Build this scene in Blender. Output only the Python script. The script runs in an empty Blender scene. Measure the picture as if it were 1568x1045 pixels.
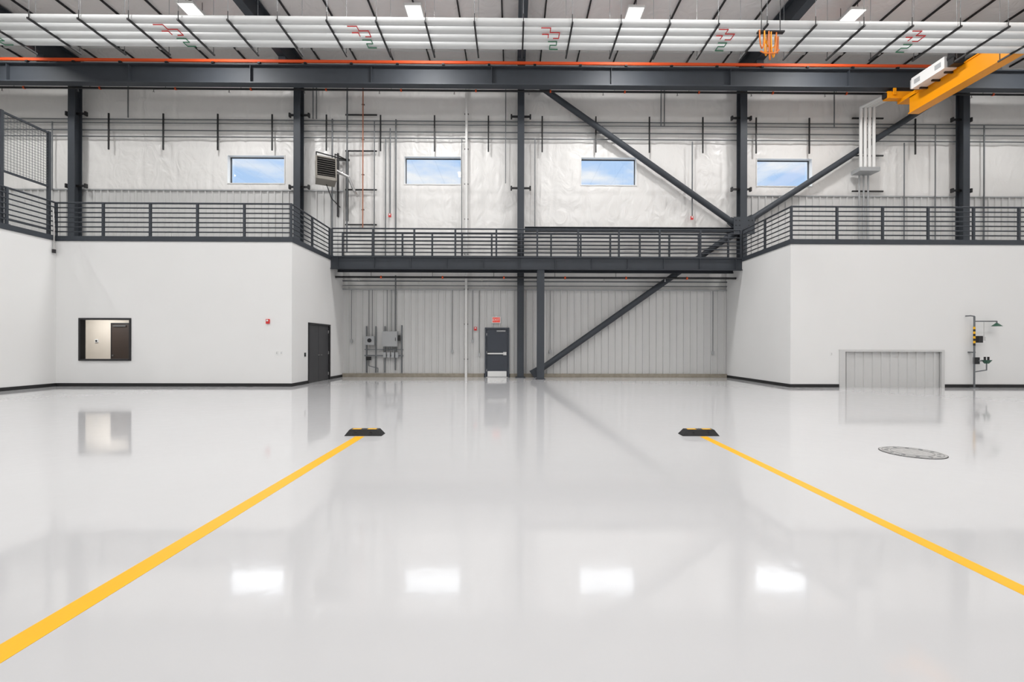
import bpy, math, random
from mathutils import Vector, Matrix, noise
random.seed(3)
S = bpy.context.scene
S.view_settings.view_transform = 'Standard'
S.view_settings.look = 'None'

# ---------------------------------------------------------------- materials
def mat(name, col, rough=0.5, metal=0.0, var=0.04, vscale=3.0, bump=0.0, bscale=20.0, coat=0.0, emit=None, estr=0.0, ior=1.5):
    m = bpy.data.materials.new(name); m.use_nodes = True
    nt = m.node_tree; N = nt.nodes; L = nt.links
    p = N['Principled BSDF']
    tc = N.new('ShaderNodeTexCoord')
    nz = N.new('ShaderNodeTexNoise'); nz.inputs['Scale'].default_value = vscale; nz.inputs['Detail'].default_value = 1
    L.new(tc.outputs['Object'], nz.inputs['Vector'])
    mx = N.new('ShaderNodeMix'); mx.data_type = 'RGBA'
    mx.inputs['A'].default_value = (*[max(0, c*(1-var)) for c in col], 1)
    mx.inputs['B'].default_value = (*[min(1, c*(1+var)) for c in col], 1)
    L.new(nz.outputs['Fac'], mx.inputs['Factor'])
    L.new(mx.outputs['Result'], p.inputs['Base Color'])
    p.inputs['Roughness'].default_value = rough
    p.inputs['Metallic'].default_value = metal
    p.inputs['IOR'].default_value = ior
    p.inputs['Coat Weight'].default_value = coat
    if bump:
        n2 = N.new('ShaderNodeTexNoise'); n2.inputs['Scale'].default_value = bscale; n2.inputs['Detail'].default_value = 1
        L.new(tc.outputs['Object'], n2.inputs['Vector'])
        b = N.new('ShaderNodeBump'); b.inputs['Strength'].default_value = bump; b.inputs['Distance'].default_value = 0.02
        L.new(n2.outputs['Fac'], b.inputs['Height']); L.new(b.outputs['Normal'], p.inputs['Normal'])
    if emit:
        p.inputs['Emission Color'].default_value = (*emit, 1); p.inputs['Emission Strength'].default_value = estr
    return m

M_STEEL = mat('painted_dark_steel', (0.040, 0.047, 0.058), 0.62, 0.0, 0.1)
M_BLACK = mat('black_rubber', (0.012, 0.012, 0.013), 0.6, 0, 0.2, bump=0.2, bscale=60)
M_DARK = mat('black_metal', (0.02, 0.02, 0.022), 0.45, 0.2)
M_WALL = mat('painted_drywall', (0.78, 0.78, 0.775), 0.75, 0, 0.012, 1.5)
M_LINER = mat('ribbed_liner_panel_white', (0.60, 0.60, 0.595), 0.4, 0.0, 0.02)
M_GREY = mat('galvanised_conduit', (0.16, 0.17, 0.18), 0.4, 0.3, 0.08, 8)
M_LGREY = mat('light_grey_enamel', (0.40, 0.41, 0.42), 0.4, 0.0, 0.03)
M_WHITE = mat('white_enamel', (0.80, 0.80, 0.79), 0.35, 0.0, 0.02)
M_TUBE = mat('radiant_tube_white', (0.64, 0.65, 0.65), 0.4, 0.0, 0.02)
M_YEL = mat('yellow_floor_paint', (0.86, 0.45, 0.0), 0.4, 0, 0.03)
M_CRANE = mat('crane_yellow_enamel', (0.92, 0.34, 0.0), 0.35, 0, 0.03)
M_ORANGE = mat('orange_conductor', (0.75, 0.09, 0.015), 0.6)
M_CABLE = mat('festoon_orange_cable', (0.75, 0.2, 0.03), 0.5)
M_RED = mat('red_enamel', (0.65, 0.03, 0.03), 0.4)
M_GREEN = mat('green_enamel', (0.03, 0.20, 0.10), 0.4)
M_DKGREEN = mat('shower_dark_green', (0.03, 0.10, 0.065), 0.45)
M_CURB = mat('bare_concrete', (0.30, 0.27, 0.22), 0.8, 0, 0.3, 6, bump=0.2)
M_DOOR = mat('door_slate_paint', (0.045, 0.053, 0.070), 0.4, 0, 0.05)
M_DOORG = mat('door_charcoal_paint', (0.055, 0.056, 0.06), 0.5, 0, 0.05)
M_SSTEEL = mat('stainless_steel', (0.6, 0.6, 0.6), 0.25, 0.9)
M_BEIGE = mat('beige_drywall', (0.66, 0.60, 0.52), 0.8)
M_BROWN = mat('dark_brown_door', (0.05, 0.035, 0.028), 0.5)
M_IRON = mat('cast_iron_cover', (0.42, 0.415, 0.41), 0.4, 0.2, 0.35, 22, bump=0.6, bscale=60)
M_EXIT = mat('exit_sign_red', (0.7, 0.06, 0.04), 0.4, emit=(1, 0.10, 0.06), estr=0.25)
M_LAMP = mat('lamp_diffuser', (0.9, 0.9, 0.9), 0.4, emit=(1, 0.98, 0.95), estr=3)

def insulation(name, col, zs, strength):
    m = mat(name, col, 0.30, 0, 0.02, 0.8)
    nt = m.node_tree; N = nt.nodes; L = nt.links; p = N['Principled BSDF']
    tc = N.new('ShaderNodeTexCoord')
    mp = N.new('ShaderNodeMapping'); mp.inputs['Scale'].default_value = (1, 1, zs)
    L.new(tc.outputs['Object'], mp.inputs['Vector'])
    n1 = N.new('ShaderNodeTexNoise'); n1.inputs['Scale'].default_value = 1.5; n1.inputs['Detail'].default_value = 3; n1.inputs['Distortion'].default_value = 2.5
    n1.inputs['Roughness'].default_value = 0.4
    L.new(mp.outputs['Vector'], n1.inputs['Vector'])
    b = N.new('ShaderNodeBump'); b.inputs['Strength'].default_value = strength; b.inputs['Distance'].default_value = 0.09
    L.new(n1.outputs['Fac'], b.inputs['Height']); L.new(b.outputs['Normal'], p.inputs['Normal'])
    return m
M_INS = insulation('white_vapour_barrier_insulation', (0.79, 0.78, 0.765), 0.6, 0.42)
M_INSC = insulation('white_ceiling_insulation', (0.82, 0.79, 0.78), 1.0, 0.4)

def floor_mat():
    m = mat('glossy_white_epoxy', (0.575, 0.575, 0.585), 0.05, 0, 0.02, 0.35, ior=1.52)
    nt = m.node_tree; N = nt.nodes; L = nt.links; p = N['Principled BSDF']
    tc = N.new('ShaderNodeTexCoord')
    n1 = N.new('ShaderNodeTexNoise'); n1.inputs['Scale'].default_value = 4.0; n1.inputs['Detail'].default_value = 2
    L.new(tc.outputs['Object'], n1.inputs['Vector'])
    b = N.new('ShaderNodeBump'); b.inputs['Strength'].default_value = 0.08; b.inputs['Distance'].default_value = 0.01
    L.new(n1.outputs['Fac'], b.inputs['Height']); L.new(b.outputs['Normal'], p.inputs['Normal'])
    mr = N.new('ShaderNodeMapRange'); mr.inputs['To Min'].default_value = 0.03; mr.inputs['To Max'].default_value = 0.11
    L.new(n1.outputs['Fac'], mr.inputs['Value']); L.new(mr.outputs['Result'], p.inputs['Roughness'])
    return m
M_FLOOR = floor_mat()

M_GLASS = bpy.data.materials.new('clear_window_glass'); M_GLASS.use_nodes = True
nt = M_GLASS.node_tree; nt.nodes.clear()
o = nt.nodes.new('ShaderNodeOutputMaterial'); mxs = nt.nodes.new('ShaderNodeMixShader'); mxs.inputs[0].default_value = 0.05
t = nt.nodes.new('ShaderNodeBsdfTransparent'); g = nt.nodes.new('ShaderNodeBsdfGlossy'); g.inputs['Roughness'].default_value = 0.02
nt.links.new(t.outputs[0], mxs.inputs[1]); nt.links.new(g.outputs[0], mxs.inputs[2]); nt.links.new(mxs.outputs[0], o.inputs[0])

# ---------------------------------------------------------------- mesh builder
class B:
    def __init__(s): s.v = []; s.f = []; s.m = []; s.mats = []; s.sm = []
    def mi(s, m):
        if m not in s.mats: s.mats.append(m)
        return s.mats.index(m)
    def add(s, vs, fs, m, smooth=False):
        b = len(s.v); s.v += [tuple(v) for v in vs]; i = s.mi(m)
        for f in fs: s.f.append([b+k for k in f]); s.m.append(i); s.sm.append(smooth)
    def box(s, x0, x1, y0, y1, z0, z1, m):
        x0, x1 = sorted((x0, x1)); y0, y1 = sorted((y0, y1)); z0, z1 = sorted((z0, z1))
        vs = [(x0,y0,z0),(x1,y0,z0),(x1,y1,z0),(x0,y1,z0),(x0,y0,z1),(x1,y0,z1),(x1,y1,z1),(x0,y1,z1)]
        s.add(vs, [(3,2,1,0),(4,5,6,7),(0,1,5,4),(1,2,6,5),(2,3,7,6),(3,0,4,7)], m)
    def cyl(s, a, b, r, m, n=10, r2=None):
        a = Vector(a); b = Vector(b); r2 = r if r2 is None else r2
        d = (b-a).normalized(); up = Vector((0,0,1)) if abs(d.z) < 0.9 else Vector((1,0,0))
        u = d.cross(up).normalized(); w = d.cross(u)
        vs = []
        for P, R in ((a, r), (b, r2)):
            for i in range(n):
                t = 2*math.pi*i/n; vs.append(P+u*math.cos(t)*R+w*math.sin(t)*R)
        s.add(vs, [(i, (i+1) % n, n+(i+1) % n, n+i) for i in range(n)], m, True)
        s.add(vs, [tuple(range(n-1, -1, -1)), tuple(range(n, 2*n))], m)
    def ball(s, c, r, m, n=8):
        vs = []; fs = []
        for j in range(n//2+1):
            ph = math.pi*j/(n//2)
            for i in range(n):
                t = 2*math.pi*i/n
                vs.append((c[0]+r*math.sin(ph)*math.cos(t), c[1]+r*math.sin(ph)*math.sin(t), c[2]+r*math.cos(ph)))
        for j in range(n//2):
            for i in range(n):
                fs.append((j*n+i, (j+1)*n+i, (j+1)*n+(i+1) % n, j*n+(i+1) % n))
        s.add(vs, fs, m, True)
    def tube(s, pts, r, m, n=8):
        for a, b in zip(pts, pts[1:]): s.cyl(a, b, r, m, n)
        for p in pts[1:-1]: s.ball(p, r*1.02, m, n)
    def beam_x(s, x0, x1, yc, z0, z1, w, m, tf=0.04, tw=0.03):
        s.box(x0,x1,yc-w/2,yc+w/2,z0,z0+tf,m); s.box(x0,x1,yc-w/2,yc+w/2,z1-tf,z1,m); s.box(x0,x1,yc-tw/2,yc+tw/2,z0+tf,z1-tf,m)
    def beam_y(s, y0, y1, xc, z0, z1, w, m, tf=0.04, tw=0.03):
        s.box(xc-w/2,xc+w/2,y0,y1,z0,z0+tf,m); s.box(xc-w/2,xc+w/2,y0,y1,z1-tf,z1,m); s.box(xc-tw/2,xc+tw/2,y0,y1,z0+tf,z1-tf,m)
    def hcol(s, xc, y0, y1, z0, z1, w, m, t=0.03):
        s.box(xc-w/2,xc+w/2,y0,y0+t,z0,z1,m); s.box(xc-w/2,xc+w/2,y1-t,y1,z0,z1,m); s.box(xc-t/2,xc+t/2,y0+t,y1-t,z0,z1,m)
    def build(s, name, parent=None, bevel=0):
        me = bpy.data.meshes.new(name); me.from_pydata(s.v, [], s.f); me.update()
        for m in s.mats: me.materials.append(m)
        for p, i, q in zip(me.polygons, s.m, s.sm): p.material_index = i; p.use_smooth = q
        ob = bpy.data.objects.new(name, me); S.collection.objects.link(ob)
        if parent: ob.parent = parent
        if bevel:
            md = ob.modifiers.new('bevel', 'BEVEL'); md.width = bevel; md.segments = 2; md.limit_method = 'ANGLE'
        return ob

# key dimensions (metres); camera stands at the origin looking along +Y
YB = 20.4; Y0 = 15.57; YW = 18.84
XL = -7.5; XR = 9.58; XLL = -15.46
ZD = 5.10; ZF = 4.93; ZC = 14.0
EXT = 26.0; YF = -8.0
COLS = [-19.03, -9.34, 0.37, 10.12, 19.95]
WINS = [(-12.68, -10.14), (-4.83, -2.28), (3.07, 5.57), (10.98, 13.50)]
WZ0, WZ1 = 8.60, 9.86

# ---------------------------------------------------------------- shell
b = B(); b.box(-EXT, EXT, YF, YB+0.3, -0.2, 0, M_FLOOR); b.build('floor')
b = B(); b.box(-EXT, EXT, YF, YB+0.3, ZC, ZC+0.2, M_INSC); b.build('ceiling')

def back_wall():
    def fill(brk, st):
        out = []
        for a, c in zip(brk, brk[1:]):
            n = max(1, round((c-a)/st))
            out += [a+(c-a)*i/n for i in range(n)]
        return out+[brk[-1]]
    bx = [-EXT]+[v for w in WINS for v in w]+[EXT]
    X = fill(bx, 0.08); Z = fill([0.0, 3.9, WZ0, WZ1, ZC], 0.10)
    seams = [-EXT+0.4+i*1.524 for i in range(36)]
    girts = [2.3, 5.2, 8.2, 10.2, 12.4]
    vs = []
    for z in Z:
        for x in X:
            d = noise.noise(Vector((x*0.8, 0, z*0.45)))*0.030
            cr = abs(noise.noise(Vector((x*1.3+z*0.5, 9, z*0.8-x*0.3))))
            c2 = abs(noise.noise(Vector((x*0.9-z*0.6, 21, z*0.6+x*0.4))))
            d += math.exp(-(cr/0.06)**2)*0.014+math.exp(-(c2/0.045)**2)*0.016
            ds = min(abs(x-q) for q in seams); dg = min(abs(z-q) for q in girts)
            pinch = (1-math.exp(-(ds/0.07)**2))*(1-0.5*math.exp(-(dg/0.12)**2))
            y = YB - 0.03*pinch + d*pinch
            for w in WINS:
                if w[0]-0.01 <= x <= w[1]+0.01 and WZ0-0.01 <= z <= WZ1+0.01: y = YB-0.02
            vs.append((x, y, z))
    nx = len(X); fs = []
    for j in range(len(Z)-1):
        for i in range(nx-1):
            cx = (X[i]+X[i+1])/2; cz = (Z[j]+Z[j+1])/2
            if WZ0 < cz < WZ1 and any(w[0] < cx < w[1] for w in WINS): continue
            fs.append((j*nx+i, j*nx+i+1, (j+1)*nx+i+1, (j+1)*nx+i))
    b = B(); b.add(vs, fs, M_INS, True)
    b.box(-EXT, EXT, YB+0.12, YB+0.3, 0, WZ0, M_LGREY); b.box(-EXT, EXT, YB+0.12, YB+0.3, WZ1, ZC, M_LGREY)
    e = [-EXT]+[v for w in WINS for v in w]+[EXT]
    for i in range(0, len(e), 2): b.box(e[i], e[i+1], YB+0.12, YB+0.3, WZ0, WZ1, M_LGREY)
    return b.build('wall_back')
back_wall()
b = B(); b.box(-EXT-0.2, -EXT, YF, YB+0.3, 0, ZC, M_WALL); b.build('wall_left')
b = B(); b.box(EXT, EXT+0.2, YF, YB+0.3, 0, ZC, M_WALL); b.build('wall_right')
b = B(); b.box(-EXT, EXT, YF-0.2, YF, 0, ZC, M_WALL); b.build('wall_front')

# windows: white reveal, thin dark sash, glass
for k, (a, c) in enumerate(WINS):
    b = B(); t = 0.015
    y0, y1 = YB-0.05, YB+0.3
    b.box(a-t, a+0.02, y0, y1, WZ0-t, WZ1+t, M_WHITE); b.box(c-0.02, c+t, y0, y1, WZ0-t, WZ1+t, M_WHITE)
    b.box(a+0.02, c-0.02, y0, y1, WZ0-t, WZ0+0.02, M_WHITE); b.box(a+0.02, c-0.02, y0, y1, WZ1-0.02, WZ1+t, M_WHITE)
    ys = YB+0.2; q = 0.02; w = 0.055
    b.box(a+q, a+w, ys-0.03, ys+0.03, WZ0+q, WZ1-q, M_STEEL); b.box(c-w, c-q, ys-0.03, ys+0.03, WZ0+q, WZ1-q, M_STEEL)
    b.box(a+w, c-w, ys-0.03, ys+0.03, WZ0+q, WZ0+w, M_STEEL); b.box(a+w, c-w, ys-0.03, ys+0.03, WZ1-w, WZ1-q, M_STEEL)
    b.box(a+w, c-w, ys-0.005, ys+0.005, WZ0+w, WZ1-w, M_GLASS)
    b.build('window_%d' % (k+1))

def liner(name, x0, x1, y, z0, z1, pitch=0.305, m=M_LINER, depth=0.05, cap=True):
    b = B(); prof = []
    x = x0
    while x < x1-1e-4:
        for fx, d in ((0, 0), (0.66, 0), (0.70, depth), (0.86, depth), (0.90, 0)):
            q = x+fx*pitch
            if q < min(x+pitch, x1): prof.append((q, d))
        x += pitch
    prof.append((x1, 0))
    vs = [(q, y-d, z0) for q, d in prof]+[(q, y-d, z1) for q, d in prof]; n = len(prof)
    b.add(vs, [(i, i+1, n+i+1, n+i) for i in range(n-1)], m)
    if cap: b.box(x0, x1, y-depth-0.02, y+0.02, z1, z1+0.05, M_LGREY)
    return b.build(name)
YL = YB-0.13
liner('wall_liner_lower', XL, XR, YL, 0.16, 3.86)
liner('wall_liner_mezzanine_left', -EXT, XL, YL, ZD, 8.22)
liner('wall_liner_mezzanine_right', XR+0.9, EXT, YL, ZD, 8.10)
b = B(); b.box(XL, -1.24, YL-0.10, YB, 0, 0.16, M_CURB); b.box(-0.08, XR, YL-0.10, YB, 0, 0.16, M_CURB); b.build('trim_concrete_curb')

# ---------------------------------------------------------------- office blocks
T = 0.15
OX0, OX1, OZ0, OZ1 = -14.68, -12.92, 0.87, 2.32
b = B()
b.box(XLL, OX0, Y0, Y0+T, 0, ZF, M_WALL); b.box(OX1, XL, Y0, Y0+T, 0, ZF, M_WALL)
b.box(OX0, OX1, Y0, Y0+T, 0, OZ0, M_WALL); b.box(OX0, OX1, Y0, Y0+T, OZ1, ZF, M_WALL)
b.build('wall_office_left_front')
b = B(); DY0, DY1, DZ = 16.86, 18.78, 2.22
b.box(XL-T, XL, Y0+T, DY0, 0, ZF, M_WALL); b.box(XL-T, XL, DY1, YL, 0, ZF, M_WALL); b.box(XL-T, XL, DY0, DY1, DZ, ZF, M_WALL)
b.build('wall_office_left_side')
b = B(); b.box(XLL-T, XLL, YF, Y0+T, 0, ZF, M_WALL); b.build('wall_office_wing')
b = B(); b.box(XR, XR+T, Y0+T, YL, 0, ZF, M_WALL); b.build('wall_office_right_side')
PX0, PX1, PZ = 11.32, 14.86, 1.25
b = B(); b.box(XR, PX0, Y0, Y0+T, 0, ZF, M_WALL); b.box(PX1, EXT, Y0, Y0+T, 0, ZF, M_WALL); b.box(PX0, PX1, Y0, Y0+T, PZ, ZF, M_WALL)
b.build('wall_office_right_front')
p = liner('liner_infill_panel', PX0+0.02, PX1-0.02, Y0+0.07, 0.0, PZ, cap=False, depth=0.035)
b = B()
b.box(PX0-0.06, PX0+0.14, Y0-0.04, Y0+0.03, 0, PZ+0.05, M_LINER); b.box(PX1-0.06, PX1+0.04, Y0-0.04, Y0+0.03, 0, PZ+0.05, M_LINER)
b.box(PX0+0.14, PX1-0.06, Y0-0.04, Y0+0.03, PZ-0.02, PZ+0.05, M_LINER); b.build('panel_frame', p)

b = B(); h = 0.11; e = 0.014
b.box(XLL, XL+e, Y0-e, Y0, 0, h, M_BLACK); b.box(XL, XL+e, Y0, DY0-0.06, 0, h, M_BLACK); b.box(XL, XL+e, DY1+0.06, YL-0.1, 0, h, M_BLACK)
b.box(XLL, XLL+e, YF, Y0-e, 0, h, M_BLACK); b.build('baseboard_left')
b = B(); b.box(XR-e, PX0-0.06, Y0-e, Y0, 0, h, M_BLACK); b.box(PX1+0.05, EXT, Y0-e, Y0, 0, h, M_BLACK); b.box(XR-e, XR, Y0, YL-0.1, 0, h, M_BLACK)
b.build('baseboard_right')

M_DECK = mat('mezzanine_concrete_deck', (0.40, 0.40, 0.39), 0.7)
b = B(); b.box(-EXT, XL-0.0, Y0+0.02, YL, ZF, ZD-0.002, M_DECK); b.box(-EXT, XLL-0.02, YF, Y0+0.02, ZF, ZD-0.002, M_DECK)
b.box(XLL-0.02, XL+0.03, Y0-0.03, Y0+0.02, ZF, ZD, M_STEEL); b.box(XL, XL+0.03, Y0+0.02, YW, ZF, ZD, M_STEEL); b.box(XLL-0.02, XLL+0.03, YF, Y0-0.03, ZF, ZD, M_STEEL)
b.build('mezzanine_floor_left')
b = B(); b.box(XR, EXT, Y0+0.02, YL, ZF, ZD-0.002, M_DECK)
b.box(XR-0.03, EXT, Y0-0.03, Y0+0.02, ZF, ZD, M_STEEL); b.box(XR-0.03, XR, Y0+0.02, YW, ZF, ZD, M_STEEL)
b.build('mezzanine_floor_right')

YWB = 19.72
b = B()
for yc in (YW+0.05, YWB-0.05):
    b.box(XL, XR, yc-0.015, yc+0.015, 4.56, ZD, M_STEEL)
    b.box(XL, XR, yc-0.07, yc+0.07, 4.56, 4.59, M_STEEL); b.box(XL, XR, yc-0.07, yc+0.07, ZD-0.06, ZD-0.02, M_STEEL)
x = XL+0.6
while x < XR:
    b.box(x-0.02, x+0.02, YW+0.07, YWB-0.07, 4.7, ZD-0.06, M_STEEL); x += 1.2
x = XL+0.3
while x < XR-0.1:
    b.box(x-0.01, x+0.01, YW-0.02, YW+0.035, 4.59, ZD-0.06, M_STEEL); x += 1.5
b.box(XL, XR, YW+0.0, YWB, ZD-0.02, ZD+0.0, M_STEEL)
b.build('mezzanine_walkway')
b = B(); b.hcol(1.19, YW+0.02, YW+0.32, 0.03, 4.56, 0.30, M_STEEL); b.box(1.0, 1.38, YW-0.02, YW+0.36, 0, 0.03, M_STEEL); b.build('walkway_support_post')

def railing(b, p0, p1, zb=ZD, H=1.14, rails=7, spacing=1.5, end=True, start=True, r0=0.023):
    p0 = Vector((*p0, 0)); p1 = Vector((*p1, 0)); d = p1-p0; L = d.length; n = max(1, round(L/spacing))
    for i in range(n+1):
        if (i == 0 and not start) or (i == n and not end): continue
        q = p0+d*i/n
        b.box(q.x-0.035, q.x+0.035, q.y-0.03, q.y+0.03, zb, zb+H, M_STEEL)
        b.box(q.x-0.07, q.x+0.07, q.y-0.05, q.y+0.05, zb, zb+0.015, M_STEEL)
    for k in range(rails):
        z = zb+0.16+(H-0.16)*k/(rails-1); r = 0.032 if k == rails-1 else r0
        b.cyl((p0.x, p0.y, z), (p1.x, p1.y, z), r, M_STEEL, 8)
b = B(); yo = Y0+0.05
railing(b, (XLL-0.05, 6.5), (XLL-0.05, yo)); railing(b, (XLL-0.05, yo), (XL-0.05, yo), start=False); railing(b, (XL-0.05, yo), (XL-0.05, YW+0.04), start=False)
b.build('mezzanine_railing')
b = B(); railing(b, (XR+0.05, YW+0.04), (XR+0.05, yo)); railing(b, (XR+0.05, yo), (25.5, yo), spacing=1.6, start=False); b.build('mezzanine_railing')
b = B(); railing(b, (XL+0.05, YW+0.04), (XR-0.05, YW+0.04), spacing=1.7); b.build('walkway_railing')
b = B(); railing(b, (XL+0.2, YWB-0.04), (XR-0.2, YWB-0.04), spacing=1.3); b.build('walkway_railing')

# mesh gate on the wing, set just inside the railing
b = B(); gx = XLL-0.16; ya, yb, za, zb_ = 14.05, 15.48, 6.75, 8.55
for y in (ya, yb): b.box(gx-0.04, gx+0.04, y-0.04, y+0.04, ZD, zb_+0.05, M_STEEL)
for z in (za, zb_, 5.3): b.box(gx-0.03, gx+0.03, ya+0.04, yb-0.04, z-0.03, z+0.03, M_STEEL)
y = ya+0.09
while y < yb-0.03: b.cyl((gx, y, za), (gx, y, zb_), 0.006, M_GREY, 5); y += 0.09
z = za+0.09
while z < zb_: b.cyl((gx, ya, z), (gx, yb, z), 0.006, M_GREY, 5); z += 0.09
b.build('wire_mesh_gate')

# ---------------------------------------------------------------- structural steel
for i, x in enumerate(COLS):
    b = B(); z0 = 0.0 if i == 2 else ZD
    b.hcol(x, 19.80, 20.16, z0+0.03, 13.1, 0.29, M_STEEL)
    b.box(x-0.22, x+0.22, 19.76, 20.24, z0, z0+0.03, M_STEEL)
    for z in (11.50, 8.35):
        b.box(x-0.42, x+0.42, 20.0, 20.06, z-0.05, z+0.03, M_DARK)
        b.box(x-0.45, x-0.38, 19.98, 20.10, z-0.1, z+0.08, M_DARK); b.box(x+0.38, x+0.45, 19.98, 20.10, z-0.1, z+0.08, M_DARK)
    b.build('steel_column')
    b = B(); b.beam_y(YF, 20.22, x, 13.12, 13.92, 0.32, M_STEEL)
    y = 2.0
    while y < 19:
        for s in (-1, 1): b.cyl((x+s*0.1, y, 13.16), (x+s*0.9, y, 13.98), 0.03, M_DARK, 6)
        y += 3.1
    b.build('roof_rafter')

def brace(p, q, r=0.13):
    b = B(); P = Vector(p); Q = Vector(q); u = (Q-P).normalized()
    b.cyl(P, Q, r, M_STEEL, 16)
    for e, s in ((P, -1), (Q, 1)):
        c = e+u*s*0.25; w = Vector((-u.z, 0, u.x))*0.17
        a = [e-u*s*0.25+w, e-u*s*0.25-w, c-w*1.3, c+w*1.3]
        vs = [(v.x, v.y-0.02, v.z) for v in a]+[(v.x, v.y+0.02, v.z) for v in a]
        b.add(vs, [(0,1,2,3),(7,6,5,4),(0,4,5,1),(1,5,6,2),(2,6,7,3),(3,7,4,0)], M_STEEL)
    return b.build('diagonal_brace')
brace((0.95, 20.0, 13.0), (9.78, 20.0, 6.82))
brace((10.45, 20.0, 6.95), (19.6, 20.0, 12.85))
brace((9.72, 20.0, 6.35), (1.1, 20.0, 0.25))
b = B(); b.beam_x(0.55, 9.95, 20.0, 6.42, 6.62, 0.2, M_STEEL, 0.02, 0.015); b.build('horizontal_girt_beam')
b = B(); b.box(9.66, 10.58, 19.76, 19.79, 6.3, 7.05, M_STEEL)
for dx in (-0.36, -0.2, 0.2, 0.36):
    for dz in (6.45, 6.68, 6.9): b.cyl((10.12+dx, 19.74, dz), (10.12+dx, 19.77, dz), 0.02, M_DARK, 6)
b.build('gusset_plate')

def runway(y):
    b = B(); b.beam_x(-EXT, EXT, y, 11.99, 12.76, 0.34, M_STEEL, 0.045, 0.03)
    for x in COLS: b.box(x-0.14, x+0.14, y-0.1, y+0.1, 12.76, 13.12, M_STEEL)
    x = -25.2
    while x < 26:
        b.box(x-0.01, x+0.01, y-0.15, y-0.015, 12.035, 12.715, M_STEEL); x += 4.87
    return b
b = runway(18.6)
b.box(-EXT, 17.5, 18.38, 18.44, 12.80, 12.90, M_ORANGE)
x = -25
while x < 17.5:
    b.box(x-0.05, x+0.05, 18.37, 18.60, 12.74, 12.80, M_DARK); x += 1.85
b.build('crane_runway_beam')
b = runway(-5.0); b.build('crane_runway_beam')

# bridge crane
b = B(); GX0, GX1 = 16.0, 16.36
b.box(GX0, GX1, -4.7, 18.2, 10.84, 11.45, M_CRANE)
b.box(GX0-0.04, GX1+0.04, -4.7, 18.2, 11.45, 11.49, M_CRANE); b.box(GX0-0.04, GX1+0.04, -4.7, 18.22, 10.80, 10.84, M_CRANE)
for yy in (18.6, -5.0):
    b.box(15.35, 17.1, yy-0.13, yy+0.13, 11.58, 11.86, M_CRANE)
    b.box(15.28, 15.35, yy-0.09, yy+0.09, 11.62, 11.82, M_BLACK); b.box(17.1, 17.17, yy-0.09, yy+0.09, 11.62, 11.82, M_BLACK)
    for xx in (15.6, 16.8):
        for s in (-1, 1):
            b.cyl((xx, yy+s*0.04, 11.90), (xx, yy+s*0.15, 11.90), 0.085, M_DARK, 14)
            b.box(xx-0.06, xx+0.06, yy+s*0.15, yy+s*0.18, 11.70, 11.97, M_CRANE)
b.box(15.95, 16.45, 17.9, 18.72, 11.45, 11.60, M_CRANE); b.box(15.95, 16.45, -5.1, -4.4, 11.45, 11.60, M_CRANE)
b.box(15.5, 15.95, 16.2, 17.55, 11.42, 11.84, M_WHITE); b.box(15.52, 15.93, 17.55, 17.62, 11.46, 11.8, M_LGREY)
b.box(15.6, 16.0, 15.95, 16.18, 11.45, 12.0, M_DARK)
b.cyl((15.75, 15.9, 11.75), (15.75, 16.2, 11.75), 0.17, M_DARK, 14)
for yy in (16.4, 16.9, 17.4): b.box(15.7, 16.0, yy-0.03, yy+0.03, 11.36, 11.42, M_DARK)
for yy in (17.3, 16.45): b.box(15.49, 15.50, yy-0.12, yy+0.12, 11.55, 11.72, M_LGREY)
b.build('bridge_crane')

# festoon cable loops
b = B()
for k, (dx, dep, w, c) in enumerate(((-0.24, 0.42, 0.10, 0), (-0.12, 0.60, 0.08, 1), (0.0, 0.70, 0.07, 0), (0.10, 0.62, 0.10, 1), (0.22, 0.5, 0.07, 0), (0.05, 0.35, 0.2, 1))):
    cx = 6.84+dx; pts = []
    for i in range(13):
        t = math.pi*i/12; pts.append((cx+w*math.cos(t), 12.0+0.08*math.cos(t)+0.02*k, 9.75-dep*math.sin(t)**0.8))
    b.tube(pts, 0.018, M_CRANE if c else M_CABLE, 6)
b.tube([(6.56, 12.0, 9.25), (6.68, 11.98, 9.18), (6.96, 12.0, 9.2), (7.08, 12.02, 9.3)], 0.018, M_CABLE, 6)
b.box(6.5, 7.2, 11.97, 12.08, 9.75, 9.79, M_DARK)
for xx in (6.6, 7.1): b.cyl((xx, 12.02, 9.79), (xx, 12.02, ZC-0.005), 0.012, M_DARK, 6)
b.build('festoon_cable')

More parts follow.
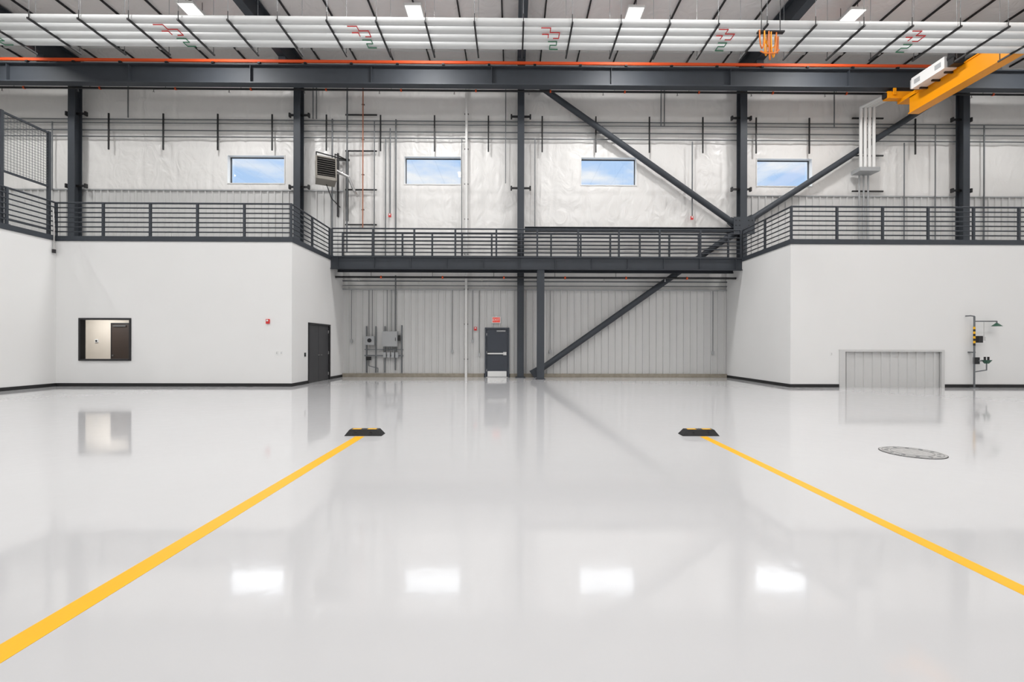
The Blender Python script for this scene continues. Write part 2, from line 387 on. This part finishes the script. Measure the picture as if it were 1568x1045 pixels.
# ---------------------------------------------------------------- radiant tubes below the roof
b = B(); HZ = 10.25; TY = [12.42, 12.74, 13.06, 13.38]
for y in TY: b.cyl((-22, y, HZ), (15.3, y, HZ), 0.10, M_TUBE, 16); b.cyl((17.0, y, HZ), (22, y, HZ), 0.10, M_TUBE, 16)
x = -1.03-1.32*14
while x < 20.5:
    b.box(x-0.022, x+0.022, 12.22, 13.75, HZ-0.15, HZ-0.105, M_DARK)
    for yy in (12.26, 13.7):
        b.cyl((x, yy, HZ-0.12), (x, yy, HZ+0.12), 0.012, M_DARK, 6)
        b.cyl((x, yy, HZ+0.12), (x, yy, ZC-0.005), 0.006, M_GREY, 5)
    x += 1.32
for c in (-14.75, -9.48, -4.23, 1.06, 5.94, 11.3):
    z = HZ-0.13
    b.tube([(c-0.28, 12.44, z), (c-0.02, 12.44, z), (c-0.02, 12.62, z), (c+0.24, 12.62, z), (c+0.24, 12.86, z), (c+0.08, 12.86, z)], 0.014, M_RED, 6)
    b.tube([(c-0.24, 12.70, z), (c-0.06, 12.70, z), (c-0.06, 12.84, z)], 0.014, M_RED, 6)
    b.tube([(c-0.05, 13.0, z), (c+0.2, 13.0, z), (c+0.2, 13.16, z), (c+0.02, 13.16, z), (c+0.02, 13.34, z), (c+0.26, 13.34, z)], 0.014, M_GREEN, 6)
b.build('radiant_heating_tubes')

b = B()
x = -24.7
while x < 25:
    if min(abs(x-c) for c in COLS) > 0.4:
        b.box(x-0.025, x+0.025, YF, 20.2, ZC-0.07, ZC-0.001, M_DARK)
    x += 1.62
b.build('roof_purlins')
b = B()
for y in (19.4, 17.6, 15.8, 14.0, 12.2, 10.4, 8.6, 6.8, 5, 3.2): b.box(-EXT, EXT, y-0.05, y+0.05, ZC-0.06, ZC-0.001, M_WHITE)
b.build('roof_purlin_straps')

for y in (16.4, 9.5, 3.0, -4.0):
    for x in (-19.3, -11.4, -3.5, 4.35, 12.2, 20.2):
        b = B(); z = 13.3
        b.box(x-0.3, x+0.3, y-0.5, y+0.5, z, z+0.08, M_WHITE)
        b.box(x-0.26, x+0.26, y-0.46, y+0.46, z-0.01, z, M_LAMP)
        b.box(x-0.08, x+0.08, y-0.4, y+0.4, z+0.08, z+0.14, M_LGREY)
        for s in (-0.42, 0.42): b.cyl((x, y+s, z+0.05), (x, y+s, ZC-0.005), 0.01, M_DARK, 6)
        ob = b.build('high_bay_light')
        ld = bpy.data.lights.new('lamp', 'AREA'); ld.shape = 'RECTANGLE'; ld.size = 0.5; ld.size_y = 0.9; ld.energy = 280; ld.color = (1.0, 0.99, 0.975)
        lo = bpy.data.objects.new('lamp', ld); S.collection.objects.link(lo); lo.location = (x, y, z-0.03); lo.parent = ob

# ---------------------------------------------------------------- doors
b = B(); dx0, dx1 = -1.13, -0.19; dy = YL-0.05
b.box(dx0-0.07, dx0, dy-0.09, YB-0.05, 0, 2.2, M_DOOR); b.box(dx1, dx1+0.07, dy-0.09, YB-0.05, 0, 2.2, M_DOOR); b.box(dx0, dx1, dy-0.09, YB-0.05, 2.13, 2.2, M_DOOR)
b.box(dx0+0.01, dx1-0.01, dy-0.05, dy, 0.02, 2.12, M_DOOR)
b.box(dx0+0.05, dx1-0.05, dy-0.056, dy-0.05, 0.03, 0.27, M_WHITE)
b.box(dx0+0.05, dx1-0.06, dy-0.11, dy-0.07, 1.02, 1.08, M_WHITE); b.box(dx0+0.05, dx0+0.15, dy-0.08, dy-0.05, 0.98, 1.12, M_DARK); b.box(dx1-0.2, dx1-0.05, dy-0.1, dy-0.05, 0.98, 1.12, M_SSTEEL)
b.box(dx0+0.45, dx1-0.1, dy-0.10, dy-0.05, 2.02, 2.08, M_LGREY)
b.box(dx0, dx1, dy-0.1, YB, 0, 0.02, M_SSTEEL)
for z in (0.3, 1.1, 1.9): b.box(dx0-0.005, dx0+0.02, dy-0.065, dy-0.045, z-0.05, z+0.05, M_SSTEEL)
b.build('door_1')

b = B(); xf = XL
b.box(xf-T, xf+0.02, DY0-0.06, DY0+0.02, 0, DZ+0.03, M_DARK); b.box(xf-T, xf+0.02, DY1-0.02, DY1+0.06, 0, DZ+0.03, M_DARK); b.box(xf-T, xf+0.02, DY0+0.02, DY1-0.02, DZ-0.03, DZ+0.03, M_DARK)
mid = (DY0+DY1)/2
b.box(xf-0.09, xf-0.04, DY0+0.02, mid-0.006, 0.01, DZ-0.03, M_DOORG); b.box(xf-0.09, xf-0.04, mid+0.006, DY1-0.02, 0.01, DZ-0.03, M_DOORG)
for s in (-1, 1):
    yy = mid+s*0.08
    b.cyl((xf-0.04, yy, 1.03), (xf+0.02, yy, 1.03), 0.02, M_SSTEEL, 10); b.cyl((xf+0.015, yy, 1.03), (xf+0.015, yy+s*0.12, 1.03), 0.011, M_SSTEEL, 8)
for z in (0.25, 1.1, 1.95):
    for yy in (DY0+0.02, DY1-0.02): b.cyl((xf-0.035, yy, z-0.06), (xf-0.035, yy, z+0.06), 0.012, M_SSTEEL, 8)
b.build('door_2')

b = B(); ex = -0.70; b.box(ex-0.20, ex+0.20, YL-0.12, YL-0.06, 2.40, 2.68, M_WHITE); b.box(ex-0.165, ex+0.165, YL-0.124, YL-0.12, 2.43, 2.65, M_EXIT)
b.box(ex-0.03, ex+0.03, YL-0.08, YL-0.0, 2.68, 2.72, M_WHITE)
sg = b.build('exit_sign')
tx = bpy.data.curves.new('exit_letters', 'FONT'); tx.body = 'EXIT'; tx.size = 0.15; tx.align_x = 'CENTER'; tx.align_y = 'CENTER'; tx.extrude = 0.002
tx.materials.append(M_WHITE)
to = bpy.data.objects.new('exit_letters', tx); S.collection.objects.link(to); to.location = (ex, YL-0.127, 2.54); to.rotation_euler = (math.pi/2, 0, 0); to.parent = sg

# ---------------------------------------------------------------- pass-through window and room
b = B(); t = 0.06
b.box(OX0, OX0+t, Y0-0.03, Y0+T+0.02, OZ0, OZ1, M_DARK); b.box(OX1-t, OX1, Y0-0.03, Y0+T+0.02, OZ0, OZ1, M_DARK)
b.box(OX0+t, OX1-t, Y0-0.03, Y0+T+0.02, OZ1-t, OZ1, M_DARK); b.box(OX0+t, OX1-t, Y0-0.05, Y0+T+0.02, OZ0, OZ0+t, M_DARK)
b.build('window_5')
b = B(); ry = Y0+2.1
b.box(-17.4, -11.8, ry, ry+0.1, 0, 2.9, M_BEIGE); b.box(-17.5, -17.4, Y0+T, ry+0.1, 0, 2.9, M_BEIGE); b.box(-11.8, -11.7, Y0+T, ry+0.1, 0, 2.9, M_BEIGE)
b.box(-17.5, -11.7, Y0+T, ry+0.1, 2.9, 3.0, M_WHITE)
b.build('wall_office_interior')
b = B(); b.box(-15.42, -14.52, ry-0.04, ry, 0, 2.25, M_DARK); b.box(-15.36, -14.58, ry-0.06, ry-0.04, 0.01, 2.19, M_BROWN); b.cyl((-15.28, ry-0.12, 1.0), (-15.28, ry-0.05, 1.0), 0.03, M_SSTEEL); b.box(-15.3, -14.8, ry-0.1, ry-0.05, 2.1, 2.16, M_SSTEEL); b.build('door_3')
b = B(); b.box(-16.03, -15.91, ry-0.03, ry, 1.5, 1.62, M_WHITE); b.cyl((-15.97, ry-0.045, 1.56), (-15.97, ry-0.03, 1.56), 0.035, M_DARK); b.build('thermostat')
b = B(); b.box(-15.9, -15.1, Y0+0.8, Y0+1.2, 2.84, 2.899, M_WHITE); b.box(-15.87, -15.13, Y0+0.83, Y0+1.17, 2.835, 2.84, M_LAMP); ob = b.build('office_ceiling_light')
ld = bpy.data.lights.new('office_lamp', 'AREA'); ld.size = 0.35; ld.energy = 42; lo = bpy.data.objects.new('office_lamp', ld); S.collection.objects.link(lo); lo.location = (-15.5, Y0+1.0, 2.81); lo.parent = ob

# ---------------------------------------------------------------- floor items
for x, w in ((-2.385, 0.145), (3.03, 0.115)):
    b = B(); b.box(x-w/2, x+w/2, -6, 7.17, 0.0, 0.002, M_YEL); b.build('floor_stripe')
def stop(x):
    b = B(); y0, y1, h, hw = 7.20, 7.42, 0.095, 0.295
    lo = [(x-hw, y0, 0), (x+hw, y0, 0), (x+hw, y1, 0), (x-hw, y1, 0)]
    hi = [(x-hw+0.07, y0+0.04, h), (x+hw-0.07, y0+0.04, h), (x+hw-0.07, y1-0.05, h), (x-hw+0.07, y1-0.05, h)]
    b.add(lo+hi, [(3,2,1,0),(4,5,6,7),(0,1,5,4),(1,2,6,5),(2,3,7,6),(3,0,4,7)], M_BLACK)
    for s in (-1, 1):
        b.box(x+s*0.12-0.07, x+s*0.12+0.07, y0+0.06, y1-0.085, h, h+0.004, M_YEL)
        b.cyl((x+s*0.02, y0+0.11, h), (x+s*0.02, y0+0.11, h+0.006), 0.012, M_SSTEEL, 10)
        b.cyl((x+s*0.12, y0+0.018, 0.05), (x+s*0.12, y0+0.03, 0.05), 0.02, M_DARK, 10)
    b.build('wheel_stop', bevel=0.006)
stop(-2.35); stop(3.01)

b = B(); mc = (5.41, 6.10)
b.cyl((*mc, 0), (*mc, 0.003), 0.36, M_DARK, 48); b.cyl((*mc, 0.003), (*mc, 0.008), 0.35, M_IRON, 48)
for r in (0.32, 0.23):
    pts = [(mc[0]+r*math.cos(i*math.pi/24), mc[1]+r*math.sin(i*math.pi/24), 0.008) for i in range(49)]
    b.tube(pts, 0.003, M_GREY, 5)
for i in range(12):
    a = i*math.pi/6; cx = mc[0]+0.275*math.cos(a); cy = mc[1]+0.275*math.sin(a); b.box(cx-0.016, cx+0.016, cy-0.016, cy+0.016, 0.008, 0.011, M_GREY)
b.build('manhole_cover')

# ---------------------------------------------------------------- eyewash station
b = B(); ex, ey = 15.78, Y0-0.18
b.cyl((ex, ey, 0), (ex, ey, 0.02), 0.12, M_GREY, 20); b.cyl((ex, ey, 0.02), (ex, ey, 2.45), 0.028, M_GREY, 12)
for i in range(8):
    b.cyl((ex, ey, 1.45+i*0.08), (ex, ey, 1.53+i*0.08), 0.032, M_YEL if i % 2 else M_BLACK, 12)
b.tube([(ex, ey, 2.28), (ex+0.72, ey-0.05, 2.28), (ex+0.72, ey-0.05, 2.2)], 0.02, M_GREY)
b.cyl((ex+0.72, ey-0.05, 2.11), (ex+0.72, ey-0.05, 2.22), 0.15, M_DKGREEN, 20, 0.03)
b.tube([(ex, ey, 2.45), (ex-0.12, ey, 2.47), (ex-0.12, Y0, 2.47)], 0.02, M_GREY)
b.tube([(ex+0.3, ey-0.03, 2.28), (ex+0.3, ey-0.03, 1.75)], 0.008, M_SSTEEL, 6); b.box(ex+0.25, ex+0.35, ey-0.04, ey-0.02, 1.62, 1.75, M_SSTEEL)
b.box(ex+0.1, ex+0.24, ey-0.06, ey+0.06, 1.55, 1.78, M_DARK)
b.tube([(ex, ey, 0.93), (ex+0.32, ey-0.1, 0.93)], 0.02, M_GREY)
b.cyl((ex+0.32, ey-0.1, 0.84), (ex+0.32, ey-0.1, 0.96), 0.06, M_DKGREEN, 18, 0.14)
for s in (-0.06, 0.06): b.cyl((ex+0.32+s, ey-0.1, 0.96), (ex+0.32+s, ey-0.1, 1.07), 0.03, M_DARK, 10)
b.tube([(ex+0.32, ey-0.1, 0.86), (ex+0.32, ey-0.1, 0.62), (ex, ey, 0.55)], 0.018, M_GREY)
b.box(ex-0.02, ex+0.14, ey-0.05, ey+0.03, 0.82, 1.05, M_DARK); b.box(ex-0.05, ex+0.05, ey, Y0, 1.2, 1.24, M_GREY)
b.build('emergency_eyewash_shower')

# ---------------------------------------------------------------- wall services
yc = YB-0.17
b = B()
for z, r in ((11.36, 0.028), (11.20, 0.022), (10.88, 0.028), (10.60, 0.028)):
    b.cyl((-EXT, yc, z), (EXT, yc, z), r, M_GREY, 8)
x = -17.9+0.14
for i in range(17):
    if min(abs(x-c) for c in COLS) > 0.35: b.box(x-0.03, x+0.03, yc-0.065, yc-0.029, 10.0, 11.6, M_DARK)
    x += 2.385
b.build('conduit_rack')

def vconduit(x, z0, z1, m=M_GREY, r=0.022, y=None, clamps=True):
    b = B(); y = YB-0.15 if y is None else y
    b.cyl((x, y, z0), (x, y, z1), r, m, 10)
    if clamps:
        z = z0+0.8
        while z < z1: b.box(x-r-0.03, x+r+0.03, y, y+0.05, z-0.02, z+0.02, M_DARK); z += 1.55
    return b
vconduit(-2.03, 0.0, 13.1, M_WHITE, 0.06, YL-0.14).build('roof_drain_pipe')
vconduit(-6.60, 6.6, 12.9, mat('copper_orange_pipe', (0.42, 0.16, 0.09), 0.4), 0.026, YL-0.12).build('gas_pipe')
for x, z0, z1, r in ((-7.95, 6.6, 11.4, .035), (-7.3, 5.5, 12.9, .035), (-5.4, 7.25, 11.0, .03), (-5.15, 5.2, 11.4, .034), (-5.15, 0.3, 4.5, .03), (-8.8, 11.4, 12.9, .025), (-8.65, 11.4, 12.9, .025), (-16.9, 11.4, 12.9, .025),
                     (6.6, 11.2, 12.9, .025), (6.75, 11.2, 12.9, .025), (14.35, 11.2, 12.9, .025), (-6.1, 5.3, 11.3, .025), (-5.6, 5.3, 10.6, .025), (8.0, 7.2, 10.5, .028), (-20.2, 8.2, 11.2, .025), (17.5, 6, 10.5, .025), (18.9, 5.3, 11.3, .025),
                     (-0.3, 8.6, 12.9, .02), (21.1, 5.3, 11.3, .03), (1.0, 6.7, 10.6, .022), (-1.9+0.06-0.4, 5.3, 10.6, .02)):
    vconduit(x, z0, z1, r=r, y=YL-0.105, clamps=False).build('wall_conduit')
b = B()
for z in (11.62, 10.02, 8.3, 6.75): b.box(-7.4, -6.0, YL-0.06, YL-0.02, z-0.03, z+0.03, M_DARK)
for z in (11.62, 9.95, 8.35): b.box(15.2, 16.6, YL-0.07, YL-0.02, z-0.03, z+0.03, M_DARK)
b.build('strut_channels')
b = B(); yp = 19.74
for k in range(4):
    x = 15.22+k*0.19
    b.tube([(x+0.3, 18.95, 11.90+0.02*k), (x, yp, 11.85+0.02*k), (x, yp, 9.2)], 0.065, M_WHITE, 12)
for k in range(3):
    x = 15.45+k*0.2; b.cyl((x, YL-0.14, 6.2), (x, YL-0.14, 9.1), 0.034, M_LGREY, 8)
b.box(15.12, 16.0, yp-0.1, YL-0.08, 9.05, 9.22, M_LGREY)
b.build('pipe_bundle')
def sprink(x0, x1, y, z, sp):
    b = B(); b.cyl((x0, y, z), (x1, y, z), 0.045, M_DARK, 10)
    x = x0+1
    while x < x1-1:
        b.cyl((x, y, z-0.14), (x, y, z-0.03), 0.015, M_SSTEEL, 6); b.cyl((x, y, z-0.15), (x, y, z-0.14), 0.04, M_SSTEEL, 8)
        b.cyl((x+0.5, y, z-0.0), (x+0.5, y, z+0.25), 0.01, M_DARK, 5); b.cyl((x+0.9, y, z), (x+0.96, y, z), 0.06, M_ORANGE, 10); x += sp
    b.build('sprinkler_pipe')
sprink(-EXT+0.1, EXT-0.1, 19.55, 12.35, 3.2)
sprink(XL+0.02, XR-0.02, 19.35, 4.30, 2.6)
b = B(); b.cyl((XL+0.02, YL-0.1, 4.25), (XR-0.02, YL-0.1, 4.25), 0.03, M_GREY, 8); b.cyl((XL+0.02, YL-0.1, 4.05), (XR-0.02, YL-0.1, 4.05), 0.02, M_GREY, 8); b.build('wall_conduit')

b = B(); yw = YL-0.06
for x in (-6.43, -6.02, -5.62, -4.88): b.box(x-0.025, x+0.025, yw-0.05, yw, 0.2, 2.25 if x != -4.88 else 2.3, M_GREY)
b.box(-5.68, -5.02, yw-0.28, yw-0.05, 1.35, 2.02, M_LGREY); b.box(-5.66, -5.04, yw-0.29, yw-0.28, 1.37, 2.0, M_LGREY); b.box(-5.0, -4.92, yw-0.22, yw-0.08, 1.6, 1.85, M_DARK)
b.box(-5.10, -5.08, yw-0.31, yw-0.29, 1.6, 1.75, M_DARK)
b.box(-6.45, -6.05, yw-0.2, yw-0.05, 1.42, 1.80, M_LGREY); b.cyl((-6.25, yw-0.22, 1.62), (-6.25, yw-0.2, 1.62), 0.09, M_DARK, 16)
b.box(-6.5, -4.8, yw-0.09, yw-0.05, 0.92, 0.98, M_GREY); b.box(-6.5, -4.8, yw-0.09, yw-0.05, 1.20, 1.24, M_GREY)
for x in (-5.6, -5.42, -5.24, -5.06): b.box(x-0.06, x+0.06, yw-0.18, yw-0.09, 0.86, 1.10, M_LGREY); b.cyl((x, yw-0.12, 1.1), (x, yw-0.12, 1.35), 0.012, M_GREY, 6)
b.box(-6.4, -6.2, yw-0.2, yw-0.09, 0.75, 0.9, M_DARK); b.tube([(-6.3, yw-0.12, 0.75), (-6.3, yw-0.12, 0.5), (-5.9, yw-0.12, 0.4), (-5.9, yw-0.12, 0.2)], 0.02, M_GREY, 6)
for x in (-6.3, -6.15, -5.5, -5.3): b.cyl((x, yw-0.12, 1.8 if x < -6 else 2.0), (x, yw-0.12, 3.85), 0.014, M_GREY, 6)
b.build('electrical_panel')

def strobe(x, y, z):
    b = B(); b.box(x-0.06, x+0.06, y-0.05, y, z-0.08, z+0.08, M_RED); b.box(x-0.03, x+0.03, y-0.07, y-0.05, z-0.0, z+0.06, M_WHITE); b.cyl((x, y-0.055, z-0.04), (x, y-0.05, z-0.04), 0.03, M_RED, 10)
    b.build('fire_alarm_strobe', bevel=0.008)
strobe(-8.3, Y0, 2.22); strobe(-5.42, YL-0.05, 7.16); strobe(8.0, YL-0.05, 7.11); strobe(-1.62, YL-0.06, 2.15)
def outlet(x, y, z):
    b = B(); b.box(x-0.04, x+0.04, y-0.012, y, z-0.06, z+0.06, M_WHITE); b.box(x-0.015, x+0.015, y-0.016, y-0.012, z+0.01, z+0.035, M_LGREY); b.box(x-0.015, x+0.015, y-0.016, y-0.012, z-0.035, z-0.01, M_LGREY); b.build('wall_outlet')
for x in (-7.85, -8.0, 11.0): outlet(x, Y0, 1.15)
def junction(x, z, z1):
    b = B(); y = YL-0.055; b.box(x-0.05, x+0.05, y-0.06, y, z-0.07, z+0.07, M_LGREY); b.cyl((x, y-0.03, z+0.07), (x, y-0.03, z1), 0.012, M_GREY, 6); b.build('junction_box')
junction(-7.1, 1.6, 3.85); junction(-2.65, 1.15, 3.85); junction(-1.45, 1.0, 3.85); junction(-1.75, 1.6, 3.85); junction(8.95, 1.1, 3.85); junction(1.7, 1.15, 3.85)
b = B(); b.box(XL, XL+0.03, 16.5, 16.58, 1.0, 1.14, M_BLACK); b.box(XL+0.03, XL+0.034, 16.52, 16.56, 1.08, 1.1, M_GREEN); b.build('card_reader')
b = B(); b.tube([(XLL+0.02, Y0-0.12, 6.0), (XLL+0.05, Y0-0.12, 5.3), (XLL+0.05, Y0-0.12, 4.55)], 0.03, M_SSTEEL, 8); b.cyl((XLL+0.05, Y0-0.12, 4.5), (XLL+0.05, Y0-0.12, 4.62), 0.05, M_DARK, 10); b.build('hose_drop')

# unit heater
par = bpy.data.objects.new('unit_heater', None); S.collection.objects.link(par)
hb = bpy.data.objects.new('heater_pivot', None); S.collection.objects.link(hb); hb.parent = par
hb.location = (-7.85, 19.2, 8.72); hb.rotation_euler = (math.radians(-8), 0, math.radians(28))
b = B(); w, h, d = 0.38, 0.50, 0.30
M_HTR = mat('heater_taupe_enamel', (0.25, 0.23, 0.20), 0.45)
b.box(-w, w, -d+0.06, d, -h, h, M_HTR)
for s in (-1, 1): b.box(s*w-0.03, s*w+0.03, -d, -d+0.06, -h, h, M_HTR)
b.box(-w, w, -d, -d+0.06, h-0.05, h, M_HTR); b.box(-w, w, -d, -d+0.06, -h, -h+0.14, M_HTR)
b.box(-w+0.03, w-0.03, -d+0.055, -d+0.06, -h+0.14, h-0.05, M_DARK)
for i in range(8):
    z = -h+0.2+i*0.095
    vs = [(-w+0.03, -d-0.02, z-0.02), (w-0.03, -d-0.02, z-0.02), (w-0.03, -d+0.055, z+0.02), (-w+0.03, -d+0.055, z+0.02)]
    b.add(vs+[(a, c, e+0.01) for a, c, e in vs], [(0,1,2,3),(7,6,5,4),(0,4,5,1),(1,5,6,2),(2,6,7,3),(3,7,4,0)], M_HTR)
b.box(w, w+0.012, -0.12, 0.2, -0.3, 0.35, M_DARK)
b.cyl((w, 0.05, 0.1), (w+0.3, 0.1, 0.1), 0.09, M_SSTEEL, 14)
b.cyl((0, d, 0.0), (0, d+0.1, 0.0), 0.25, M_DARK, 18)
b.build('heater_body', hb, bevel=0.01)
b = B()
b.tube([(-8.2, 19.1, 9.15), (-8.2, 19.1, 9.5), (-7.3, YL-0.05, 9.6)], 0.025, M_DARK, 6); b.tube([(-7.55, 19.45, 9.15), (-7.55, 19.45, 9.55), (-7.3, YL-0.05, 9.6)], 0.025, M_DARK, 6)
b.box(-7.36, -7.26, YL-0.1, YL-0.02, 6.9, 10.0, M_DARK); b.box(-7.75, -7.68, YL-0.1, YL-0.02, 7.1, 9.9, M_DARK); b.box(-7.9, -7.2, YL-0.12, YL-0.05, 9.56, 9.64, M_DARK)
b.tube([(-7.45, 19.3, 8.8), (-7.0, 19.5, 8.6), (-6.85, 19.8, 8.1), (-6.85, YL-0.1, 8.0)], 0.06, M_SSTEEL, 10)
b.tube([(-7.85, 19.3, 8.2), (-7.75, 19.6, 7.7), (-7.6, YL-0.1, 7.5)], 0.02, M_DARK, 6)
b.build('heater_bracket', par)

# ---------------------------------------------------------------- world: blue low sky, bright band added higher to boost window reflections on the floor
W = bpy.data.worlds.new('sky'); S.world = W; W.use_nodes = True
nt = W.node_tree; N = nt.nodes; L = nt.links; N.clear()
out = N.new('ShaderNodeOutputWorld'); bg = N.new('ShaderNodeBackground'); tc = N.new('ShaderNodeTexCoord'); sp = N.new('ShaderNodeSeparateXYZ')
L.new(tc.outputs['Generated'], sp.inputs[0])
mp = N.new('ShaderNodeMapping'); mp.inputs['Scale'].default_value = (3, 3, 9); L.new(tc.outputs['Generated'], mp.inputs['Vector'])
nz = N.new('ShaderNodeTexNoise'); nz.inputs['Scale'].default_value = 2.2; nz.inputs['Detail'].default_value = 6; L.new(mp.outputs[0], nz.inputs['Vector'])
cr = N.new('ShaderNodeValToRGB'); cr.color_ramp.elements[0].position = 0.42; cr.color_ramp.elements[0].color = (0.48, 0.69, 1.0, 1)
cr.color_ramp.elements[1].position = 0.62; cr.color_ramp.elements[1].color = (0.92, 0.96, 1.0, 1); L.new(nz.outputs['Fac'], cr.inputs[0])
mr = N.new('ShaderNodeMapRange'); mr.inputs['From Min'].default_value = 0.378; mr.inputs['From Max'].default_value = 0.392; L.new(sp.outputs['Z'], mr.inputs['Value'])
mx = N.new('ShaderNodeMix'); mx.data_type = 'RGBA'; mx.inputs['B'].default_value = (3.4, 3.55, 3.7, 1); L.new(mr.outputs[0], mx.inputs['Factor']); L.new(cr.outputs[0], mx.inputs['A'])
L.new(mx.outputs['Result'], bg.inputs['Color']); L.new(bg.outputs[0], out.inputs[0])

# ---------------------------------------------------------------- camera
cd = bpy.data.cameras.new('camera'); cam = bpy.data.objects.new('camera', cd); S.collection.objects.link(cam)
cd.sensor_width = 36; cd.lens = 16.0; cd.shift_x = -0.0041; cd.shift_y = 0.0035; cd.clip_end = 500
R = Matrix.Rotation(math.radians(-0.53), 4, 'Z') @ Matrix.Rotation(math.pi/2, 4, 'X') @ Matrix.Rotation(math.radians(0.126), 4, 'Z')
cam.matrix_world = Matrix.Translation((0, 0, 1.45)) @ R
S.camera = cam
